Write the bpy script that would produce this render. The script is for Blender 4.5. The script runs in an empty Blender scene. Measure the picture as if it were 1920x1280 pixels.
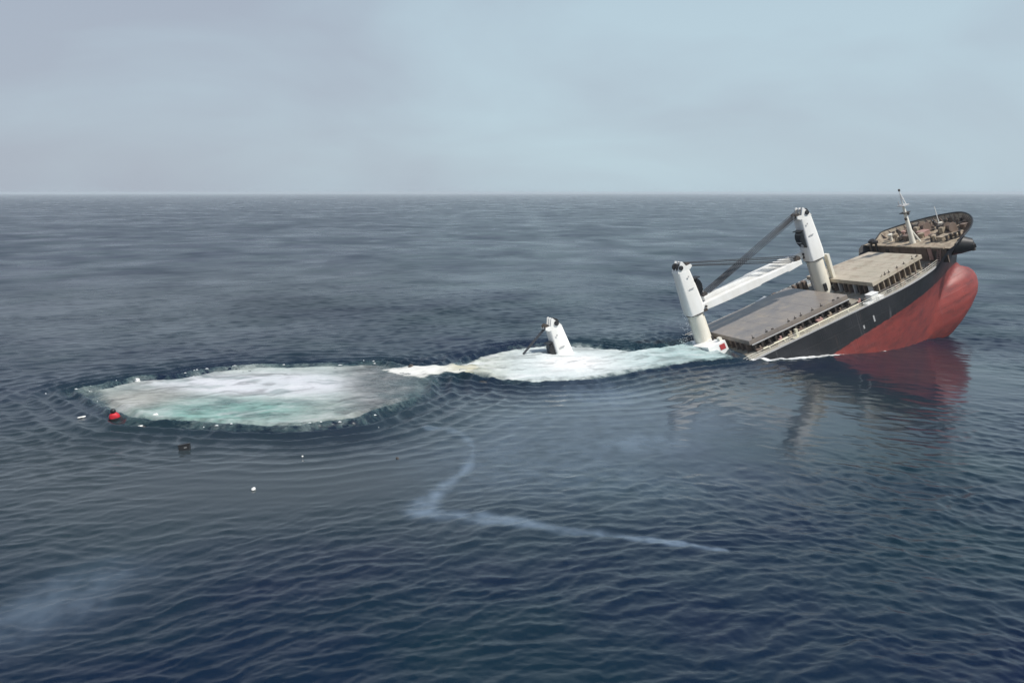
import bpy, bmesh, math, random
import numpy as np
from mathutils import Vector, Matrix, Euler

random.seed(7)
rng = np.random.default_rng(11)
R = math.radians
sc = bpy.context.scene
C = bpy.context.collection

# ------------------------------------------------------------------ camera
CAM_H, FPX, HOR = 27.0, 1700.0, 361.0          # metres, focal length and horizon row for a 1920 px wide frame
PITCH = math.atan((640 - HOR) / FPX)
cam = bpy.data.cameras.new('camera')
cam.sensor_width = 36.0
cam.lens = FPX / 1920 * 36.0
cam.clip_start, cam.clip_end = 0.5, 80000
cam_o = bpy.data.objects.new('camera', cam)
cam_o.location = (0, 0, CAM_H)
cam_o.rotation_euler = (R(90) - PITCH, 0, 0)
C.objects.link(cam_o)
sc.camera = cam_o

# ------------------------------------------------------------------ sky
SUN_EL, SUN_AZ = 60.0, 128.0                   # azimuth clockwise from +Y (behind the camera, to the right)
w = bpy.data.worlds.new('World')
sc.world = w
w.use_nodes = True
nt = w.node_tree
nt.nodes.clear()
N = nt.nodes.new
L = nt.links.new
sky = N('ShaderNodeTexSky')
sky.sky_type = 'NISHITA'
sky.sun_disc = False
sky.sun_elevation = R(SUN_EL)
sky.sun_rotation = R(SUN_AZ)
sky.air_density, sky.dust_density, sky.ozone_density = 1.0, 1.2, 1.5
tc = N('ShaderNodeTexCoord')
mp = N('ShaderNodeMapping')
mp.inputs['Scale'].default_value = (1.0, 1.0, 2.6)
mp.inputs['Location'].default_value = (3.1, 0.4, 0.0)
L(tc.outputs['Generated'], mp.inputs['Vector'])
n1 = N('ShaderNodeTexNoise')
n1.inputs['Scale'].default_value = 3.0
n1.inputs['Detail'].default_value = 5.0
n1.inputs['Roughness'].default_value = 0.5
n1.inputs['Distortion'].default_value = 0.4
L(mp.outputs[0], n1.inputs['Vector'])
sep = N('ShaderNodeSeparateXYZ')
L(tc.outputs['Generated'], sep.inputs[0])
# a bank of greyer cloud lies over the left half of the sky
mr = N('ShaderNodeMapRange')
mr.interpolation_type = 'SMOOTHSTEP'
mr.inputs['From Min'].default_value = -0.42
mr.inputs['From Max'].default_value = 0.22
L(sep.outputs['X'], mr.inputs['Value'])
ad = N('ShaderNodeMath')
ad.operation = 'MULTIPLY_ADD'
L(n1.outputs['Fac'], ad.inputs[0])
ad.inputs[1].default_value = 2.0
ad.inputs[2].default_value = -1.0
ad2 = N('ShaderNodeMath')
ad2.operation = 'ADD'
ad2.use_clamp = True
L(ad.outputs[0], ad2.inputs[0])
L(mr.outputs[0], ad2.inputs[1])
cl = N('ShaderNodeMixRGB')
cl.inputs['Color1'].default_value = (4.15, 4.7, 5.55, 1)
cl.inputs['Color2'].default_value = (5.1, 6.5, 7.3, 1)
L(ad2.outputs[0], cl.inputs['Fac'])
mx = N('ShaderNodeMixRGB')
zr = N('ShaderNodeMapRange')
zr.interpolation_type = 'SMOOTHSTEP'
zr.inputs['From Min'].default_value = 0.10
zr.inputs['From Max'].default_value = 0.78
zr.inputs['To Min'].default_value = 0.92
zr.inputs['To Max'].default_value = 0.1
L(sep.outputs['Z'], zr.inputs['Value'])
L(zr.outputs[0], mx.inputs['Fac'])
L(sky.outputs[0], mx.inputs['Color1'])
L(cl.outputs[0], mx.inputs['Color2'])
bg = N('ShaderNodeBackground')
bg.inputs['Strength'].default_value = 0.1
L(mx.outputs[0], bg.inputs['Color'])
out = N('ShaderNodeOutputWorld')
L(bg.outputs[0], out.inputs['Surface'])

# ------------------------------------------------------------------ sun
sl = bpy.data.lights.new('sun', 'SUN')
sl.energy = 4.6
sl.angle = R(3.0)
sl.color = (1.0, 0.955, 0.88)
so = bpy.data.objects.new('sun', sl)
sdir = Vector((math.sin(R(SUN_AZ)) * math.cos(R(SUN_EL)), math.cos(R(SUN_AZ)) * math.cos(R(SUN_EL)), math.sin(R(SUN_EL))))
so.rotation_euler = sdir.to_track_quat('Z', 'Y').to_euler()
so.location = (0, 0, 200)
C.objects.link(so)

# ------------------------------------------------------------------ render look
sc.view_settings.view_transform = 'Standard'
sc.view_settings.look = 'None'
sc.view_settings.exposure = 0.0
sc.view_settings.gamma = 1.0
sc.view_settings.use_curve_mapping = False
sc.render.engine = 'CYCLES'
sc.cycles.use_denoising = True
sc.cycles.max_bounces = 6
sc.cycles.volume_bounces = 0

# ------------------------------------------------------------------ helpers
def nodes(name):
    m = bpy.data.materials.new(name)
    m.use_nodes = True
    t = m.node_tree
    return m, t, t.nodes['Principled BSDF']

def ramp(t, src, stops, interp='LINEAR'):
    r = t.nodes.new('ShaderNodeValToRGB')
    r.color_ramp.interpolation = interp
    while len(r.color_ramp.elements) < len(stops):
        r.color_ramp.elements.new(0.5)
    for e, (p, c) in zip(r.color_ramp.elements, stops):
        e.position = p
        e.color = (*c, 1) if len(c) == 3 else c
    t.links.new(src, r.inputs[0])
    return r.outputs[0]

def noise(t, scale, detail=4, vec=None, stretch=(1, 1, 1), rough=0.55, dist=0.0):
    n = t.nodes.new('ShaderNodeTexNoise')
    n.inputs['Scale'].default_value = scale
    n.inputs['Detail'].default_value = detail
    n.inputs['Roughness'].default_value = rough
    n.inputs['Distortion'].default_value = dist
    if vec is None:
        g = t.nodes.new('ShaderNodeTexCoord')
        vec = g.outputs['Object']
    mpn = t.nodes.new('ShaderNodeMapping')
    mpn.inputs['Scale'].default_value = stretch
    t.links.new(vec, mpn.inputs[0])
    t.links.new(mpn.outputs[0], n.inputs['Vector'])
    return n.outputs['Fac']

def mix(t, fac, a, b, mode='MIX'):
    m = t.nodes.new('ShaderNodeMixRGB')
    m.blend_type = mode
    for v, k in ((fac, 'Fac'), (a, 'Color1'), (b, 'Color2')):
        if isinstance(v, (int, float)):
            m.inputs[k].default_value = v
        elif isinstance(v, tuple):
            m.inputs[k].default_value = (*v, 1)
        else:
            t.links.new(v, m.inputs[k])
    return m.outputs[0]

def paint(name, base, worn, rust=(0.10, 0.05, 0.03), rust_amt=0.25, rough=0.5, scale=0.5, stretch=(1, 1, 0.35), metal=0.0):
    """painted steel: patchy fading and runs of rust"""
    m, t, b = nodes(name)
    c = mix(t, ramp(t, noise(t, scale, 5, stretch=stretch), [(0.35, (0, 0, 0)), (0.7, (1, 1, 1))]), base, worn)
    if rust_amt > 0:
        f = ramp(t, noise(t, scale * 2.3, 7, stretch=stretch, rough=0.7), [(0.72 - 0.3 * rust_amt, (0, 0, 0)), (0.86 - 0.2 * rust_amt, (1, 1, 1))])
        c = mix(t, f, c, rust)
    t.links.new(c, b.inputs['Base Color'])
    b.inputs['Roughness'].default_value = rough
    b.inputs['Metallic'].default_value = metal
    bp = t.nodes.new('ShaderNodeBump')
    bp.inputs['Strength'].default_value = 0.15
    bp.inputs['Distance'].default_value = 0.05
    t.links.new(noise(t, scale * 5, 4), bp.inputs['Height'])
    t.links.new(bp.outputs[0], b.inputs['Normal'])
    return m

M = {}
M['white'] = paint('white_paint', (0.84, 0.84, 0.82), (0.76, 0.75, 0.71), (0.46, 0.37, 0.28), 0.14, 0.45, 0.6, (1, 1, 0.2))
M['cream'] = paint('cream_paint', (0.76, 0.74, 0.66), (0.62, 0.58, 0.48), (0.38, 0.28, 0.19), 0.32, 0.5, 0.5, (1, 1, 0.2))
M['black'] = paint('black_paint', (0.012, 0.012, 0.014), (0.02, 0.02, 0.022), rust_amt=0, rough=0.5)
M['dark'] = paint('dark_steel', (0.035, 0.032, 0.03), (0.07, 0.055, 0.045), (0.08, 0.04, 0.025), 0.4, 0.6, 1.2)
M['brown'] = paint('brown_steel', (0.13, 0.095, 0.075), (0.20, 0.15, 0.12), (0.10, 0.05, 0.035), 0.5, 0.65, 0.6, (1, 1, 0.4))
M['tan'] = paint('tan_deck', (0.42, 0.35, 0.26), (0.27, 0.23, 0.17), (0.12, 0.07, 0.045), 0.85, 0.7, 0.5, (1, 1, 1))
M['deck'] = paint('deck_paint', (0.33, 0.315, 0.265), (0.21, 0.20, 0.165), (0.15, 0.09, 0.055), 0.75, 0.7, 0.4, (1, 1, 1))
M['hatch'] = paint('hatch_paint', (0.48, 0.42, 0.34), (0.38, 0.345, 0.27), (0.25, 0.18, 0.13), 0.7, 0.65, 0.22, (1, 1, 1))
M['silt_sheen'] = paint('wet_hatch_paint', (0.25, 0.215, 0.185), (0.17, 0.155, 0.15), (0.31, 0.26, 0.205), 0.75, 0.3, 0.22, (1, 1, 1))
M['rope'] = paint('wire_rope', (0.035, 0.04, 0.05), (0.05, 0.055, 0.065), rust_amt=0, rough=0.7)
M['glass'] = paint('cab_glass', (0.006, 0.007, 0.009), (0.01, 0.01, 0.012), rust_amt=0, rough=0.2)
M['red'] = paint('red_paint', (0.42, 0.04, 0.05), (0.36, 0.05, 0.05), rust_amt=0, rough=0.5)
M['grey'] = paint('grey_paint', (0.42, 0.42, 0.42), (0.5, 0.5, 0.5), rust_amt=0.1, rough=0.5)
M['mark'] = paint('grey_lettering', (0.40, 0.40, 0.41), (0.48, 0.48, 0.48), rust_amt=0, rough=0.6)
M['yellow'] = paint('pale_yellow_paint', (0.62, 0.58, 0.42), (0.55, 0.52, 0.40), rust_amt=0.2, rough=0.6)
M['pink'] = paint('faded_primer', (0.40, 0.26, 0.23), (0.34, 0.2, 0.17), rust_amt=0.3, rough=0.7)

def tag(o, label=None, cat=None, group=None, kind=None):
    if label: o['label'] = label
    if cat: o['category'] = cat
    if group: o['group'] = group
    if kind: o['kind'] = kind
    return o

class MB:
    """collects boxes, prisms, tubes and lofts, then links them as ONE mesh object"""
    def __init__(s):
        s.v, s.f = [], []
    def add(s, vs, fs):
        o = len(s.v)
        s.v += [tuple(v) for v in vs]
        s.f += [tuple(i + o for i in f) for f in fs]
        return s
    def box(s, c, d, rot=None):
        x, y, z = d[0] / 2, d[1] / 2, d[2] / 2
        vs = [Vector(p) for p in ((-x,-y,-z),(x,-y,-z),(x,y,-z),(-x,y,-z),(-x,-y,z),(x,-y,z),(x,y,z),(-x,y,z))]
        if rot: 
            e = Euler(rot).to_matrix()
            vs = [e @ v for v in vs]
        return s.add([v + Vector(c) for v in vs], [(3,2,1,0),(4,5,6,7),(0,1,5,4),(1,2,6,5),(2,3,7,6),(3,0,4,7)])
    def hexa(s, bottom, top):
        return s.add(list(bottom) + list(top), [(3,2,1,0),(4,5,6,7),(0,1,5,4),(1,2,6,5),(2,3,7,6),(3,0,4,7)])
    def tube(s, a, b, r, r2=None, n=8, caps=True):
        a, b = Vector(a), Vector(b)
        r2 = r if r2 is None else r2
        q = (b - a).to_track_quat('Z', 'Y')
        vs = []
        for p, rr in ((a, r), (b, r2)):
            vs += [p + q @ Vector((math.cos(2*math.pi*i/n)*rr, math.sin(2*math.pi*i/n)*rr, 0)) for i in range(n)]
        fs = [(i, (i+1) % n, n+(i+1) % n, n+i) for i in range(n)]
        if caps: fs += [tuple(range(n-1, -1, -1)), tuple(range(n, 2*n))]
        return s.add(vs, fs)
    def path(s, pts, r, n=6):
        for a, b in zip(pts[:-1], pts[1:]): s.tube(a, b, r, n=n)
        return s
    def loft(s, rings, caps=True):
        n = len(rings[0])
        vs = [p for ring in rings for p in ring]
        fs = []
        for k in range(len(rings) - 1):
            for i in range(n):
                fs.append((k*n+i, k*n+(i+1) % n, (k+1)*n+(i+1) % n, (k+1)*n+i))
        if caps: fs += [tuple(range(n-1, -1, -1)), tuple(range((len(rings)-1)*n, len(rings)*n))]
        return s.add(vs, fs)
    def lathe(s, c, prof, axis=(0, 0, 1), n=14):
        q = Vector(axis).to_track_quat('Z', 'Y')
        rings = [[Vector(c) + q @ Vector((math.cos(2*math.pi*i/n)*r, math.sin(2*math.pi*i/n)*r, z)) for i in range(n)] for r, z in prof]
        return s.loft(rings)
    def prism(s, pts, axis, lo, hi):
        """pts: 2-D outline in the plane across axis ('x','y','z'), swept from lo to hi"""
        def P(p, h):
            return {'x': (h, p[0], p[1]), 'y': (p[0], h, p[1]), 'z': (p[0], p[1], h)}[axis]
        return s.loft([[P(p, lo) for p in pts], [P(p, hi) for p in pts]])
    def build(s, name, mat, parent=None, smooth=False, bevel=0.0):
        me = bpy.data.meshes.new(name)
        me.from_pydata(s.v, [], s.f)
        bm = bmesh.new()
        bm.from_mesh(me)
        bmesh.ops.recalc_face_normals(bm, faces=bm.faces)
        bm.to_mesh(me)
        bm.free()
        me.materials.append(mat)
        o = bpy.data.objects.new(name, me)
        C.objects.link(o)
        if parent: o.parent = parent
        if smooth:
            me.polygons.foreach_set('use_smooth', [True] * len(me.polygons))
            if smooth != 'all':
                me.set_sharp_from_angle(angle=R(40))
        if bevel:
            md = o.modifiers.new('edge_wear', 'BEVEL')
            md.width = bevel
            md.segments = 2
            md.limit_method = 'ANGLE'
        return o

def rrect(cx, cy, hx, hy, z, r=0.35, n=4):
    pts = []
    for sx, sy, a0 in ((1,1,0),(-1,1,90),(-1,-1,180),(1,-1,270)):
        for i in range(n + 1):
            a = R(a0 + 90 * i / n)
            pts.append((cx + sx*(hx-r) + math.cos(a)*r, cy + sy*(hy-r) + math.sin(a)*r, z))
    return pts

# ------------------------------------------------------------------ sea
def sea_pt(px, py):
    """where the photograph's row and column meet the water plane, in metres"""
    u, v = (px - 960) / FPX, -(py - 640) / FPX
    d = (u, math.cos(PITCH) + v * math.sin(PITCH), -math.sin(PITCH) + v * math.cos(PITCH))
    t = -CAM_H / d[2]
    return (t * d[0], t * d[1])

def poly(pts):
    return np.array([sea_pt(*p) for p in pts])

POOL_A = poly([(163,736),(205,726),(260,714),(330,712),(400,697),(480,690),(600,687),(700,684),(770,694),(800,712),(795,735),(730,764),(655,790),(560,801),(450,797),(330,790),(262,786),(228,770),(196,752)])
POOL_B = poly([(850,698),(890,672),(960,655),(1030,648),(1100,651),(1180,658),(1250,650),(1300,638),(1330,645),(1365,664),(1385,671),(1360,675),(1290,681),(1200,694),(1100,713),(1000,717),(920,709)])
CREST = poly([(706,697),(760,689),(860,687),(905,688),(880,700),(830,703),(790,712),(745,708)])

def sdf(P, X, Y):
    """signed distance to a closed outline, positive inside"""
    d = np.full(X.shape, 1e9)
    ins = np.zeros(X.shape, bool)
    n = len(P)
    for i in range(n):
        ax, ay = P[i]
        bx, by = P[(i + 1) % n]
        ex, ey = bx - ax, by - ay
        t = np.clip(((X-ax)*ex + (Y-ay)*ey) / (ex*ex + ey*ey + 1e-9), 0, 1)
        d = np.minimum(d, np.hypot(X - ax - t*ex, Y - ay - t*ey))
        c = ((ay > Y) != (by > Y)) & (X < (bx-ax)*(Y-ay)/((by-ay) if abs(by-ay) > 1e-9 else 1e-9) + ax)
        ins ^= c
    return np.where(ins, d, -d)

def line_d(P, X, Y):
    """distance to an open line and the share of its length at the nearest point"""
    d = np.full(X.shape, 1e9)
    s = np.zeros(X.shape)
    n = len(P) - 1
    for i in range(n):
        ax, ay = P[i]
        bx, by = P[i + 1]
        ex, ey = bx - ax, by - ay
        t = np.clip(((X-ax)*ex + (Y-ay)*ey) / (ex*ex + ey*ey), 0, 1)
        q = np.hypot(X - ax - t*ex, Y - ay - t*ey)
        k = q < d
        d = np.where(k, q, d)
        s = np.where(k, (i + t) / n, s)
    return d, s

def sstep(a, b, x):
    t = np.clip((x - a) / (b - a), 0, 1)
    return t * t * (3 - 2 * t)

WAVES = []
for k in range(120):                               # two crossing trains of short wind waves and a low swell
    lam = 0.34 * (22.0 / 0.34) ** (k / 119.0) * rng.uniform(0.9, 1.1)
    train = k % 2
    th = R(-60 if train == 0 else -122) + rng.normal(0, R(27))
    if k % 7 == 0: th = R(-90) + rng.normal(0, R(35))
    slope = 0.043 * (1.0 if lam < 2.6 else (2.0 / lam) ** 1.2)
    WAVES.append((lam, math.cos(th), math.sin(th), slope * lam / (2 * math.pi), rng.uniform(0, 2 * math.pi), train))

def vnoise(X, Y, s, seed):
    """smooth value noise on a lattice of size s"""
    r = np.random.default_rng(seed).uniform(0, 1, (256, 256))
    x, y = X / s, Y / s
    i, j = np.floor(x).astype(int), np.floor(y).astype(int)
    fx, fy = x - i, y - j
    fx, fy = fx*fx*(3-2*fx), fy*fy*(3-2*fy)
    g = lambda a, b: r[a % 256, b % 256]
    return (g(i,j)*(1-fx)+g(i+1,j)*fx)*(1-fy) + (g(i,j+1)*(1-fx)+g(i+1,j+1)*fx)*fy

def fbm(X, Y, s, seed, oct=4):
    a, t, o = 1.0, 0.0, 0.0
    for k in range(oct):
        o = o + a * vnoise(X, Y, s / 2**k, seed + k)
        t += a
        a *= 0.55
    return o / t

def blob(px, py, rx, ry, X, Y):
    cx, cy = sea_pt(px, py)
    return np.exp(-((X-cx)/rx)**2 - ((Y-cy)/ry)**2)

def calm(X, Y):
    """how far oil and the wreck's lee smooth the water, 0..1"""
    c = 0.72 * blob(1420, 745, 26, 20, X, Y) + 0.95 * blob(1660, 690, 18, 22, X, Y) + 0.5 * blob(1620, 800, 14, 12, X, Y) + 0.85 * blob(1130, 770, 17, 16, X, Y) + 0.75 * blob(1250, 850, 17, 11, X, Y)
    c += 0.8 * blob(690, 880, 14, 13, X, Y) + 0.55 * blob(430, 915, 15, 9, X, Y) + 0.35 * blob(150, 900, 16, 12, X, Y) + 0.5 * blob(1720, 700, 16, 22, X, Y)
    c += 0.35 * blob(60, 1150, 6, 6, X, Y)
    c = np.clip(c, 0, 1)
    return np.clip(c * (0.75 + 0.5 * fbm(X, Y, 14, 5)), 0, 0.95)

def height(X, Y, step=None):
    cm = calm(X, Y)
    gust = (0.45 + 1.1 * fbm(X, Y * 0.8, 13, 21, 4)) * (0.6 + 0.8 * fbm(X, Y, 45, 27, 3))
    boil = np.zeros(X.shape)
    ring = np.zeros(X.shape)
    # rings of ripples spreading from the two boiling pools; inside them the foam flattens the chop
    for P, a0, lam, seed in ((POOL_A, 0.50, 2.7, 3), (POOL_B, 0.46, 2.8, 8)):
        lo, hi = P.min(0) - 28, P.max(0) + 28
        k = (X > lo[0]) & (X < hi[0]) & (Y > lo[1]) & (Y < hi[1])
        if k.any():
            x, y = X[k], Y[k]
            d = -sdf(P, x, y) + 1.0 * (fbm(x, y, 7, seed, 2) - 0.5) + 0.9 * (fbm(x, y, 2.5, seed + 3, 2) - 0.5)
            e = np.exp(-np.clip(d, 0, None) / 6.0) * sstep(-2.5, 0.3, d) * (0.4 + 1.1 * fbm(x, y, 9, seed + 40, 2))
            q = 2 * math.pi * d / lam + 3.4
            ring[k] += a0 * e * (np.cos(q) + 0.25 * np.cos(2 * q))
            boil[k] = np.maximum(boil[k], sstep(1.0, -3.0, d))
    lo, hi = CREST.min(0) - 6, CREST.max(0) + 6
    k = (X > lo[0]) & (X < hi[0]) & (Y > lo[1]) & (Y < hi[1])
    if k.any():
        c = sstep(-2.5, 0.5, sdf(CREST, X[k], Y[k]))
        ring[k] = ring[k] * (1 - 0.85 * c) + 0.22 * c
        boil[k] = np.maximum(boil[k], 0.8 * c)
    # crests wander and break up instead of running on straight
    XW = X + 2.6 * (fbm(X, Y, 7, 401, 3) - 0.5) + 5 * (fbm(X, Y, 28, 411, 2) - 0.5)
    YW = Y + 2.6 * (fbm(X, Y, 6, 421, 3) - 0.5) + 5 * (fbm(X, Y, 25, 431, 2) - 0.5)
    H = np.zeros(X.shape)
    lost = np.zeros(X.shape)
    wr = sstep(4, 42, X + 10*(fbm(X, Y, 30, 301, 2) - 0.5))                          # the second train is stronger on the ship's side
    share = (1.12 - 0.82 * wr, 0.22 + 0.9 * wr)
    for lam, cx, cy, amp, ph, train in WAVES:
        k = 2 * math.pi / lam
        damp = (1 - cm * (0.93 if lam < 4 else 0.82)) * (1 - 0.8 * boil)
        a = amp * damp * gust * share[train]
        if step is not None:
            vis = sstep(2.2, 4.5, lam / step)
            lost += (a * k) ** 2 * 0.5 * (1 - vis)
            a = a * vis
        p = k * (cx * XW + cy * YW) + ph
        H += a * (np.sin(p) - 0.25 * np.cos(2 * p))
    return H + ring, lost, cm

def build_sea():
    ang = np.concatenate([np.linspace(-180, -44, 24)[:-1], np.linspace(-44, 44, 1060), np.linspace(44, 180, 24)[1:]])
    rad = list(np.linspace(2.0, 76.0, 24))[:-1]
    r = 76.0
    while r < 19000:
        rad.append(r)
        q = r - 40.0
        r += q * (0.0031 if q < 260 else 0.0031 + 0.03 * min(1, (q - 260) / 1400.0))
    rad.append(19000.0)
    rad = np.array(rad)
    A, Rr = np.meshgrid(np.radians(ang), rad)
    X, Y = Rr * np.sin(A), Rr * np.cos(A) - 40.0
    dr = np.gradient(rad)[:, None] * np.ones_like(A)
    da = np.gradient(np.radians(ang))[None, :] * Rr
    step = np.maximum(dr * 0.8, da)
    H, lost, cm = height(X, Y, step)
    nr, na = X.shape
    V = np.stack([X, Y, H], -1).reshape(-1, 3)
    idx = np.arange(nr * na).reshape(nr, na)
    q = np.stack([idx[:-1, :-1], idx[:-1, 1:], idx[1:, 1:], idx[1:, :-1]], -1).reshape(-1, 4)[:, ::-1]
    me = bpy.data.meshes.new('sea')
    me.vertices.add(len(V))
    me.vertices.foreach_set('co', V.ravel())
    me.loops.add(len(q) * 4)
    me.loops.foreach_set('vertex_index', q.ravel().astype(np.int32))
    me.polygons.add(len(q))
    me.polygons.foreach_set('loop_start', np.arange(0, len(q) * 4, 4, dtype=np.int32))
    me.polygons.foreach_set('use_smooth', np.ones(len(q), bool))
    me.update()
    # oil streaks that mark the edge of the slick, pale film on the water
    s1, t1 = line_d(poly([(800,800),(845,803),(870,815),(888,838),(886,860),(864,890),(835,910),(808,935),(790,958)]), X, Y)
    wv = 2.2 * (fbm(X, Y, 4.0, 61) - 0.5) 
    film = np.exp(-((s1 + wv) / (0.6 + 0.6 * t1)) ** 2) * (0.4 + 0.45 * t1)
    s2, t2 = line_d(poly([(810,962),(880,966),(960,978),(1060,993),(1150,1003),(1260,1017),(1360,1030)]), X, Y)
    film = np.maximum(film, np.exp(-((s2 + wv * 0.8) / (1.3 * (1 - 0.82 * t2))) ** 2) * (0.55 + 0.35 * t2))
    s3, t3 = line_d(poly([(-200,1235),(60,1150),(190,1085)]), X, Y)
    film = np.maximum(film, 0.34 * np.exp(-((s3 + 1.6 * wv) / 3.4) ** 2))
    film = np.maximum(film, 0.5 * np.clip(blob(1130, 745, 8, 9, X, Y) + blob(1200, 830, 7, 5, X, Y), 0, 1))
    film = np.maximum(0.72 * film, 0.2 * np.clip(blob(1060, 800, 12, 13, X, Y) + blob(1240, 780, 14, 11, X, Y) + 0.8*blob(950, 870, 9, 9, X, Y) + 0.7*blob(1180, 900, 13, 9, X, Y), 0, 1))  # broad pale sheen between the streaks, put into the water colour
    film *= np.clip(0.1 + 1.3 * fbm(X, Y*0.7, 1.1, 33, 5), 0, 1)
    # greyer water round the wreck and left, slick's pale sheen painted into its colour
    silt_sheen = np.clip(0.9 * blob(560, 900, 26, 16, X, Y) + 0.35 * blob(780, 775, 13, 11, X, Y) + 0.5 * blob(1150, 740, 25, 20, X, Y) + 0.6 * blob(80, 850, 22, 25, X, Y) + 0.75 * blob(350, 560, 75, 110, X, Y), 0, 1)
    near = np.zeros(X.shape)
    for P in (POOL_A, POOL_B):
        near = np.maximum(near, np.exp(-np.abs(sdf(P, X, Y)) / 5.0))
    silt_sheen = silt_sheen * (1 - 0.9 * near)
    for nm, arr in (('film', np.clip(film, 0, 1)), ('silt_sheen', silt_sheen), ('lost', np.sqrt(lost)), ('ripple', (1 - 0.9*cm) * np.exp(-Rr / 130.0))):
        at = me.attributes.new(nm, 'FLOAT', 'POINT')
        at.data.foreach_set('value', arr.ravel().astype(np.float32))
    m, t, b = nodes('sea_water')
    def attr(nm):
        a = t.nodes.new('ShaderNodeAttribute')
        a.attribute_name = nm
        return a.outputs['Fac']
    geo = t.nodes.new('ShaderNodeNewGeometry')
    base = mix(t, ramp(t, noise(t, 0.035, 3, geo.outputs['Position']), [(0.35, (0, 0, 0)), (0.65, (1, 1, 1))]), (0.0015, 0.007, 0.026), (0.003, 0.017, 0.026))
    base = mix(t, attr('silt_sheen'), base, (0.026, 0.037, 0.043))
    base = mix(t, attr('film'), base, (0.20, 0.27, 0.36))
    t.links.new(base, b.inputs['Base Color'])
    b.inputs['IOR'].default_value = 1.333
    rr = t.nodes.new('ShaderNodeMath')
    rr.operation = 'MULTIPLY_ADD'
    rr.use_clamp = True
    t.links.new(attr('lost'), rr.inputs[0])
    rr.inputs[1].default_value = 1.2
    rr.inputs[2].default_value = 0.08
    rq = t.nodes.new('ShaderNodeMath')
    rq.operation = 'MULTIPLY_ADD'
    t.links.new(attr('calm'), rq.inputs[0])
    rq.inputs[1].default_value = 0.10
    t.links.new(rr.outputs[0], rq.inputs[2])
    t.links.new(rq.outputs[0], b.inputs['Roughness'])
    bp = t.nodes.new('ShaderNodeBump')
    bp.inputs['Distance'].default_value = 0.06
    inv = t.nodes.new('ShaderNodeMath')
    inv.operation = 'MULTIPLY'
    t.links.new(attr('ripple'), inv.inputs[0])
    inv.inputs[1].default_value = 0.9
    t.links.new(inv.outputs[0], bp.inputs['Strength'])
    rot = t.nodes.new('ShaderNodeMapping')
    rot.inputs['Rotation'].default_value = (0, 0, R(-28))
    t.links.new(geo.outputs['Position'], rot.inputs[0])
    t.links.new(noise(t, 2.4, 7, rot.outputs[0], (0.5, 1.25, 1), 0.68, 0.5), bp.inputs['Height'])
    t.links.new(bp.outputs[0], b.inputs['Normal'])
    me.materials.append(m)
    o = bpy.data.objects.new('sea', me)
    C.objects.link(o)
    tag(o, 'dark blue open sea with short choppy waves and grey oily slicks', kind='structure')
    return o

sea = build_sea()

# ------------------------------------------------------------------ haze
def build_haze():
    mb = MB().box((0, 0, -8.5), (39000, 39000, 81))
    m = bpy.data.materials.new('sea_haze')
    m.use_nodes = True
    t = m.node_tree
    t.nodes.clear()
    v = t.nodes.new('ShaderNodeVolumePrincipled')
    v.inputs['Color'].default_value = (0.84, 0.93, 1.0, 1)
    v.inputs['Density'].default_value = 0.00011
    v.inputs['Anisotropy'].default_value = 0.0
    o2 = t.nodes.new('ShaderNodeOutputMaterial')
    t.links.new(v.outputs[0], o2.inputs['Volume'])
    o = mb.build('haze', m)
    tag(o, 'pale haze over the far sea', kind='stuff')
build_haze()

# ------------------------------------------------------------------ the ship
# local axes: x to the bow, y to port, z up, metres; z = 0 is the main deck, the origin is below the forward crane
ship = bpy.data.objects.new('cargo_ship', None)
ship.location = (58.85, 165.19, 8.43)
ship.rotation_euler = (R(-1.83), R(-20.76), R(17.2))
C.objects.link(ship)
tag(ship, 'sinking black and red cargo ship with its bow raised and three white deck cranes', 'cargo ship')
ship_m = Matrix.LocRotScale(ship.location, ship.rotation_euler, None)

ZK = -17.35
def xs_main(z):
    return np.interp(z, [-17.35, -14, -11, -8, -5, -2, 0.8, 3.0, 4.6], [19.6, 22.0, 23.8, 25.4, 27.0, 28.3, 29.5, 30.3, 30.9])
BZ = [-17.35, -16.3, -15.0, -13.3, -11.3, -9.8, -8.4, -7.2, -6.3, -5.4, -4.4]
def xs(z):
    """stem profile with the bulb"""
    k = np.interp(z, BZ, [19.7, 22.8, 25.3, 27.8, 29.9, 30.5, 30.6, 30.2, 29.4, 27.9, 27.3])
    return np.where(z < -4.4, np.maximum(k, xs_main(z)), xs_main(z))
def bulb(x, z):
    wz = np.interp(z, BZ, [1.6, 2.3, 2.8, 3.2, 3.4, 3.4, 3.2, 2.8, 2.1, 1.0, 0.0])
    q = 1 - np.clip((x - 16.0) / (xs(z) - 16.0), 0, 1)**2.6
    return wz * np.sqrt(np.clip(q, 0, None)) * sstep(-2, 16, x)
def breadth(x, z):
    """half-breadth of the hull"""
    Lz = np.interp(z, [-17, -5, 0, 3.9], [38, 32, 27, 16])
    ez = np.interp(z, [-17, -5, 0, 3.9], [1.35, 1.2, 0.95, 0.66])
    bmax = np.where(z > -14.5, 12.6, 12.6 - 3.2*(1 - np.sqrt(np.clip(1 - ((-14.5 - z)/2.9)**2, 0, 1))))
    t = np.clip((xs_main(z) - x) / Lz, 0, 1)
    m = bmax * (1 - (1 - t)**2)**ez
    k = bulb(x, z)
    return np.maximum(np.maximum(m, k), 0)
def ztop(x):
    """upper edge of the side plating: main deck edge, then forecastle bulwark with sheer"""
    return 0.06 + 2.75 * sstep(13.6, 16.6, x) + 0.95 * sstep(18.8, 21.5, x) + 0.5 * sstep(18, 31, x)
DECK_Z = 2.75                                    # forecastle deck

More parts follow.
